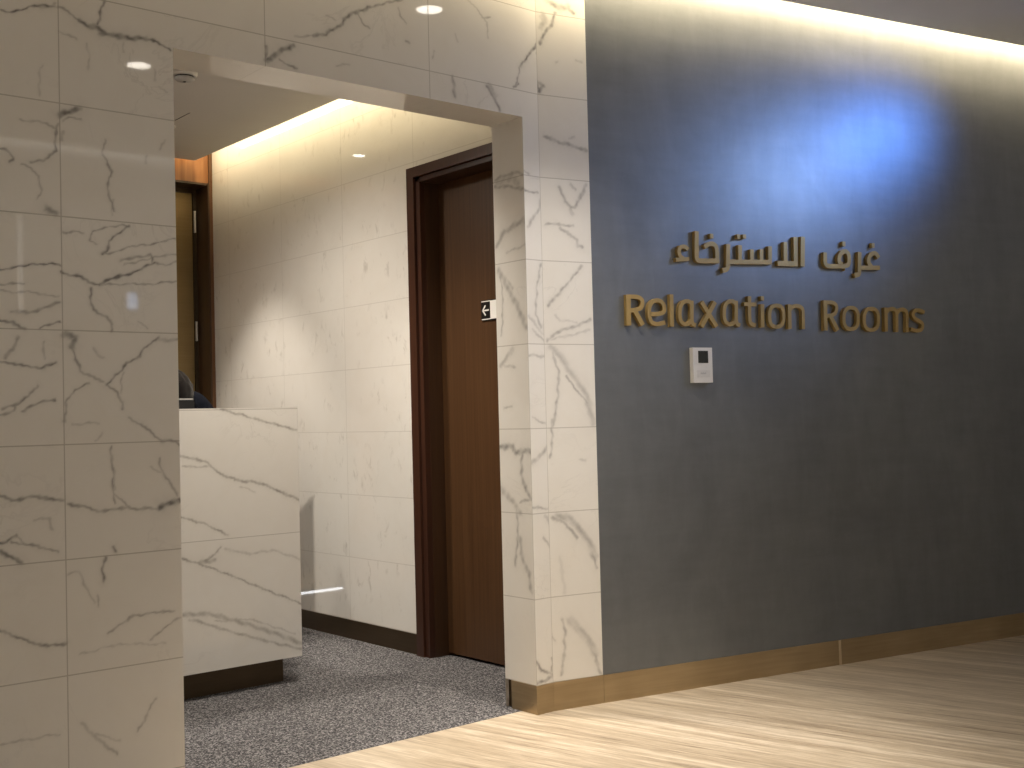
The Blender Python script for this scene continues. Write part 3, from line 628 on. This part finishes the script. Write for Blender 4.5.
vs = [(*pp(0,0,0.55),(0.13,0.12)),(*pp(0.01,0,0.69),(0.13,0.12)),(*pp(0.04,0,0.86),(0.15,0.13)),(*pp(0.075,0,1.085),(0.165,0.155)),(*pp(0.20,0,1.10),(0.075,0.07)),(HX+0.055,HY+0.02,1.12,0.056),(HX,HY,1.18,0.065)]
es = [(i,i+1) for i in range(6)]
for sg_ in (-1, 1):
    b0 = len(vs); vs += limb(sg_); es += [(3,b0)]+[(b0+i,b0+i+1) for i in range(4)]
for sg_ in (-1, 1):
    b0 = len(vs); vs += leg(sg_); es += [(0,b0)]+[(b0+i,b0+i+1) for i in range(4)]
PIECES = [skin_body('body_piece', vs, es, None)]
bm = bmesh.new(); bmesh.ops.create_uvsphere(bm, u_segments=32, v_segments=20, radius=1.0)     # bent upper back
for v in bm.verts:
    x_, y_, z_ = v.co; v.co = Vector(pp(0.165+x_*0.082+0.03*z_, y_*0.145-0.02, 1.005+z_*0.20))
PIECES.append(finish(bm, 'back_piece', None))
# jacket collar and shoulders read as clothing; the head with face and ears
hd = np.array([-0.90,-0.36,-0.30]); hd /= np.linalg.norm(hd); hs = np.cross(hd, (0,0,1)); hs /= np.linalg.norm(hs); hu = np.cross(hs, hd)
def hp(f, s, u): return tuple(np.array([HX,HY,HZ])+hd*f+hs*s+hu*u)
bm = bmesh.new(); bmesh.ops.create_uvsphere(bm, u_segments=40, v_segments=28, radius=1.0)
for v in bm.verts:
    x, y, z = v.co                                        # x forward, y side, z up
    f_, s_, u_ = x*0.092, y*0.074, z*0.108
    if z < 0: s_ *= 1+0.22*z; f_ += 0.012*(-z) if x > 0 else 0.018*z*x
    if x > 0:                                              # nose, brow, sockets, mouth
        f_ += 0.022*math.exp(-(y/0.16)**2-((z+0.16)/0.16)**2)+0.006*math.exp(-(y/0.5)**2-((z-0.18)/0.12)**2)
        f_ -= 0.010*math.exp(-((abs(y)-0.36)/0.16)**2-(z/0.12)**2)
        f_ += 0.006*math.exp(-(y/0.28)**2-((z+0.48)/0.07)**2)+0.008*math.exp(-(y/0.3)**2-((z+0.8)/0.14)**2)
    v.co = Vector(hp(f_, s_, u_))
PIECES.append(finish(bm, 'head_piece', None))
for sg_ in (-1,1):
    bm = bmesh.new(); bmesh.ops.create_uvsphere(bm, u_segments=16, v_segments=10, radius=1.0)
    for v in bm.verts: v.co = Vector(hp(0.082+v.co.x*0.010, sg_*0.028+v.co.y*0.012, v.co.z*0.008))
    eo = finish(bm, 'eye', M['eye'], pr, smooth=True); eo.location = tuple(-c for c in pr.location)
    bm = bmesh.new(); bmesh.ops.create_uvsphere(bm, u_segments=16, v_segments=12, radius=1.0)
    for v in bm.verts: v.co = Vector(hp(-0.004+v.co.x*0.020-0.006*v.co.z, sg_*(0.069+v.co.y*0.006+0.003*(v.co.x<0)), -0.012+v.co.z*0.032))
    PIECES.append(finish(bm, 'ear_piece', None))
bm = bmesh.new(); bmesh.ops.create_uvsphere(bm, u_segments=56, v_segments=40, radius=1.0)
kill = []
for v in bm.verts:
    x, y, z = v.co
    lim = -0.97+1.45*max(0, x-0.10)
    w = 1+0.05*mnoise.noise((x*5,y*5,z*5))+0.025*mnoise.noise((x*16,y*16,z*9))
    v.co = Vector(hp(x*0.099*w-0.004, y*0.084*w, z*0.114*w+0.004))
    if z < lim: kill.append(v)
bmesh.ops.delete(bm, geom=kill, context='VERTS')
ho = finish(bm, 'hair', M['hair'], pr, smooth=True); ho.location = tuple(-c for c in pr.location)
md = ho.modifiers.new('thick', 'SOLIDIFY'); md.thickness = 0.010; md.offset = -1
# fingers: short separate chains from each palm
for sg_ in (-1, 1):
    for k_, (off, ln) in enumerate(((-0.028,0.066),(-0.010,0.076),(0.009,0.071),(0.027,0.056))):
        f0 = 0.405; s0 = sg_*0.10+off
        fv = [(*pp(f0,s0,0.641),0.0095),(*pp(f0+ln*0.45,s0+off*.1,0.637),0.0088),(*pp(f0+ln*0.8,s0+off*.12,0.624),0.0080),(*pp(f0+ln,s0+off*.12,0.611),0.0065)]
        PIECES.append(skin_body('finger_piece', fv, [(0,1),(1,2),(2,3)], None))
    s0 = sg_*0.10
    fv = [(*pp(0.36,s0-sg_*0.022,0.650),0.0115),(*pp(0.385,s0-sg_*0.046,0.644),0.0100),(*pp(0.415,s0-sg_*0.052,0.634),0.0078)]
    PIECES.append(skin_body('thumb_piece', fv, [(0,1),(1,2)], None))
# one continuous skin over all of it
bm = bmesh.new()
for o_ in PIECES:
    bm.from_mesh(o_.data); me_ = o_.data; bpy.data.objects.remove(o_); bpy.data.meshes.remove(me_)
body = finish(bm, 'body', [M['skin'], M['cloth']], pr)
body.location = tuple(-c for c in pr.location)
rm = body.modifiers.new('remesh', 'REMESH'); rm.mode = 'VOXEL'; rm.voxel_size = 0.0058; rm.use_smooth_shade = True
nm = bpy.data.meshes.new_from_object(body.evaluated_get(bpy.context.evaluated_depsgraph_get())); body.modifiers.clear(); body.data = nm; nm.name = 'body'
nm.materials.clear(); nm.materials.append(M['skin']); nm.materials.append(M['cloth'])
for p_ in nm.polygons:
    c = p_.center; f_ = (np.array([c[0]-bx, c[1]-by]) @ fdir)
    is_head = (c-Vector((HX,HY,HZ))).length < 0.120 and c[2] > 1.085 and f_ > 0.262
    p_.material_index = 0 if (is_head or (f_ > 0.36 and 0.59 < c[2] < 0.69)) else 1
    p_.use_smooth = True
for sg_ in (-1, 1):
    bm = bmesh.new(); bmesh.ops.create_uvsphere(bm, u_segments=20, v_segments=12, radius=1.0)
    for v in bm.verts:
        f_, s_, z_ = 0.47+v.co.x*0.125, sg_*0.12+v.co.y*0.046*(1-0.2*v.co.x), 0.045+v.co.z*0.045*(1-0.35*v.co.x)
        v.co = Vector(pp(f_, s_, max(0.0, z_)))
    so = finish(bm, 'shoe', M['black'], pr, smooth=True); so.location = tuple(-c for c in pr.location)
ch = tag(empty('office_chair', (bx, by, 0), math.atan2(fdir[1], fdir[0])), 'black office chair under the seated person behind the desk', 'chair')
boxes('seat', [(-0.24,0.24,-0.24,0.24,0.36,0.43)], M['black'], ch, bevel=0.02)
boxes('backrest', [(-0.27,-0.215,-0.21,0.21,0.50,0.93)], M['black'], ch, bevel=0.02)
boxes('back_bracket', [(-0.27,-0.24,-0.03,0.03,0.34,0.60),(-0.27,-0.05,-0.03,0.03,0.335,0.362)], M['black'], ch, bevel=0.004)
bm = bmesh.new(); lathe(bm, [(0,0.06),(0.03,0.06),(0.03,0.22),(0.02,0.22),(0.02,0.36),(0,0.36)], 16); finish(bm, 'gas_column', M['steel'], ch)
for i in range(5):
    a_ = 2*PI*i/5; bm = bmesh.new(); bar_ = [(0.02,-0.02),(0.29,-0.014),(0.29,0.014),(0.02,0.02)]
    prism(bm, bar_, 0.055, 0.085); lg_ = finish(bm, 'leg', M['black'], ch, bevel=0.004); lg_.rotation_euler = (0,0,a_)
    bm = bmesh.new(); bmesh.ops.create_cone(bm, cap_ends=True, segments=16, radius1=0.028, radius2=0.028, depth=0.03, matrix=Matrix.Translation((0.275,0,0.028)) @ Matrix.Rotation(PI/2,4,'X'))
    finish(bm, 'caster', M['black'], lg_)

# ------------------------------------------------------------------ ceiling fittings
sd = tag(empty('smoke_detector', (-0.562, 1.54, RC)), 'round white smoke detector on the inner room ceiling', 'smoke detector')
bm = bmesh.new(); lathe(bm, [(0,0),(0.054,0),(0.054,-0.012),(0.050,-0.018),(0.044,-0.019),(0,-0.019)], 36); finish(bm, 'base', M['white_plastic'], sd, smooth=False)
bm = bmesh.new(); lathe(bm, [(0,-0.0185),(0.0385,-0.0185),(0.0385,-0.026),(0,-0.026)], 36); finish(bm, 'vent_gap', M['black'], sd)
bm = bmesh.new(); lathe(bm, [(0,-0.0255),(0.043,-0.0255),(0.042,-0.031),(0.034,-0.038),(0.016,-0.041),(0,-0.0415)], 36); finish(bm, 'cover', M['grey_print'], sd, smooth=True)
bm = bmesh.new(); lathe(bm, [(0,-0.0405),(0.006,-0.041),(0.005,-0.044),(0,-0.0445)], 12); finish(bm, 'indicator', M['black'], sd)

def downlight(x, y, z, label, watts, half_deg, blend=0.35, r=0.052, col=(1.0,0.895,0.76), aim=None, soft=0.04, spill=None):
    d = tag(empty('downlight', (x, y, z)), label, 'ceiling light', 'round ceiling downlights')
    bm = bmesh.new(); lathe(bm, [(r+0.010,0.0),(r+0.010,-0.004),(r,-0.005),(r,0.0)], 36); finish(bm, 'trim_ring', M['white_plastic'], d)
    bm = bmesh.new(); lathe(bm, [(0,-0.0015),(r,-0.0015)], 36); finish(bm, 'lens', M['lens'], d)
    ld = bpy.data.lights.new('downlight_beam', 'SPOT'); ld.energy = watts; ld.color = col
    ld.spot_size = math.radians(2*half_deg); ld.spot_blend = blend; ld.shadow_soft_size = 0.02
    lo = bpy.data.objects.new('downlight_beam', ld); COL.objects.link(lo); lo.location = (x, y, z-0.025); lo.data.shadow_soft_size = soft
    if spill:
        l2 = ld.copy(); l2.energy = spill[0]; l2.spot_size = math.radians(2*spill[1])
        o2 = bpy.data.objects.new('downlight_spill', l2); COL.objects.link(o2); o2.location = lo.location
    return d
downlight(0.0, -0.536, CZ, 'corridor downlight above the marble corner', 185, 25, 1.0, soft=0.10, spill=(150, 42))
downlight(-0.63, -1.86, CZ, 'corridor downlight above the middle of the passage', 20, 33, 1.0)
downlight(-2.9, -1.0, CZ, 'added unseen corridor downlight that brightens the left marble wall', 35, 42, 1.0)  # extra lamp out of view, added to lift the lower left wall
downlight(-0.255, 2.43, RC, 'inner room downlight close to the back door', 92, 37, 0.6, r=0.036)
downlight(-0.45, 0.70, RC, 'inner room downlight just inside the opening', 170, 50, 1.0, r=0.036, soft=0.06)
downlight(-0.75, 1.50, RC, 'added unseen inner room downlight that lifts the room light', 165, 80, 0.9, r=0.036, soft=0.10)  # added out of view with a wide cone to lift the inner walls

def strip(name, a, b, height_dir, watts, width=0.012, col=(1.0,0.815,0.50)):
    """a lamp strip between a and b that shines along height_dir"""
    a, b, d = Vector(a), Vector(b), Vector(height_dir).normalized()
    ld = bpy.data.lights.new(name, 'AREA'); ld.shape = 'RECTANGLE'; ld.size = (b-a).length; ld.size_y = width; ld.energy = watts; ld.color = col
    o = bpy.data.objects.new(name, ld); COL.objects.link(o)
    x = (b-a).normalized(); z = -d; y = z.cross(x)
    mm = Matrix.Identity(4)
    for i in range(3): mm[i][0] = x[i]; mm[i][1] = y[i]; mm[i][2] = z[i]; mm[i][3] = (a[i]+b[i])/2
    o.matrix_world = mm; return o
strip('cove_led_inner', (RXE-0.022, 0.2, RC+0.115), (RXE-0.022, 3.05, RC+0.115), (1,0,-1.6), 10.0, 0.035)
strip('cove_led_back', (-2.9, 3.045, RC+0.10), (0.1, 3.045, RC+0.10), (0,1,-0.3), 4.0)
a = po(-0.0, GAP+0.034); b = po(5.4, GAP+0.034)
strip('cove_led_right', (a[0],a[1],CZ+0.118), (b[0],b[1],CZ+0.118), (-PN[0],-PN[1],-2.2), 38.0, 0.045)
strip('cove_led_front', (-5.9,-GAP-0.042,CZ+0.115), (XB-0.03,-GAP-0.042,CZ+0.115), (0,1,-1.4), 12.0, 0.06)
strip('opposite_wall_fill', (-5.9,-3.5,2.62), (5.3,-3.5,2.62), (0,-1,-0.6), 84.0, 0.05, (1.0,0.95,0.86))  # added fill in mid corridor, not in a cove; bounces off the opposite wall

def added_blue_spot(pos, s_, z_, watts, half, col, soft, label):
    """an added, unseen blue lamp for the wall glow, under the corridor ceiling: barrel, lens, yoke, drop rod"""
    tgt = np.array([XB,0,0])+PU*s_+np.array([0,0,z_]); v = (Vector(tgt)-Vector(pos)).normalized()
    st = tag(empty('added_spotlight', pos), label, 'spotlight')
    q = v.to_track_quat('Z','Y').to_matrix().to_4x4()
    r = soft
    bm = bmesh.new(); lathe(bm, [(0,-0.30),(r*.7,-0.30),(r*1.02,-0.05),(r*1.1,0.0),(r*1.02,0.0),(r*0.98,-0.02),(0,-0.02)], 32); bm.transform(q); finish(bm, 'barrel', M['black'], st)
    bm = bmesh.new(); lathe(bm, [(0,-0.012),(r*0.97,-0.012)], 32); bm.transform(q); finish(bm, 'lens', emit('added_blue_lens', col, 2.0), st)
    o_ = -v*0.17; bm = bmesh.new(); box(bm, o_.x-0.012,o_.x+0.012,o_.y-0.012,o_.y+0.012,o_.z,CZ-pos[2]); finish(bm, 'drop_rod', M['black'], st)
    ld = bpy.data.lights.new('added_blue_beam', 'SPOT'); ld.energy = watts; ld.color = col; ld.spot_size = math.radians(2*half); ld.spot_blend = 1.0; ld.shadow_soft_size = soft
    lo = bpy.data.objects.new('added_blue_beam', ld); COL.objects.link(lo); lo.location = Vector(pos)+v*(soft+0.02); lo.rotation_euler = v.to_track_quat('-Z','Y').to_euler()
added_blue_spot((2.38,-1.50,2.49), 1.45, 2.12, 36, 30, (0.14,0.34,1.0), 0.15, 'added unseen blue spotlight for the glow on the grey wall')  # lamp added out of view to put the blue glow on the wall
added_blue_spot((2.10,-1.86,2.36), 0.80, 1.80, 34, 32, (0.36,0.56,1.0), 0.20, 'added unseen pale blue spotlight that widens the glow on the grey wall')  # second added lamp, spreads the glow towards the corner

# unseen glowing fittings added opposite for their reflections in the polished stone
sc_ = tag(empty('added_upright_light', (-0.19,-5.0,2.16)), 'unseen slim upright light added for its streak on the marble', 'wall light')
boxes('body', [(-0.022,0.022,0.0,0.03,-0.34,0.34)], M['steel'], sc_, bevel=0.003)
boxes('lens', [(-0.016,0.016,0.0302,0.034,-0.325,0.325)], emit('added_upright_lens', (1.0,0.95,0.88), 1.7), sc_)
wd = tag(empty('added_blue_panel', (0.585,-5.0,1.945)), 'unseen small blue glowing panel added for its reflection in the marble', 'screen')
boxes('body', [(-0.045,0.045,0.0,0.02,-0.07,0.07)], M['black'], wd, bevel=0.003)
boxes('screen', [(-0.038,0.038,0.0202,0.021,-0.06,0.06)], emit('added_panel_glow', (0.55,0.72,1.0), 5.0), wd)

w = bpy.data.worlds.new('world'); S.world = w; w.use_nodes = True
w.node_tree.nodes['Background'].inputs[0].default_value = (0.9,0.95,1.0,1); w.node_tree.nodes['Background'].inputs[1].default_value = 0.05
S.view_settings.view_transform = 'Standard'; S.view_settings.look = 'None'; S.view_settings.gamma = 1.0; S.view_settings.use_curve_mapping = False
S.view_settings.exposure = 0.0
S.cycles.use_denoising = True
S.cycles.max_bounces = 10; S.cycles.diffuse_bounces = 6
S.cycles.sample_clamp_indirect = 4.0
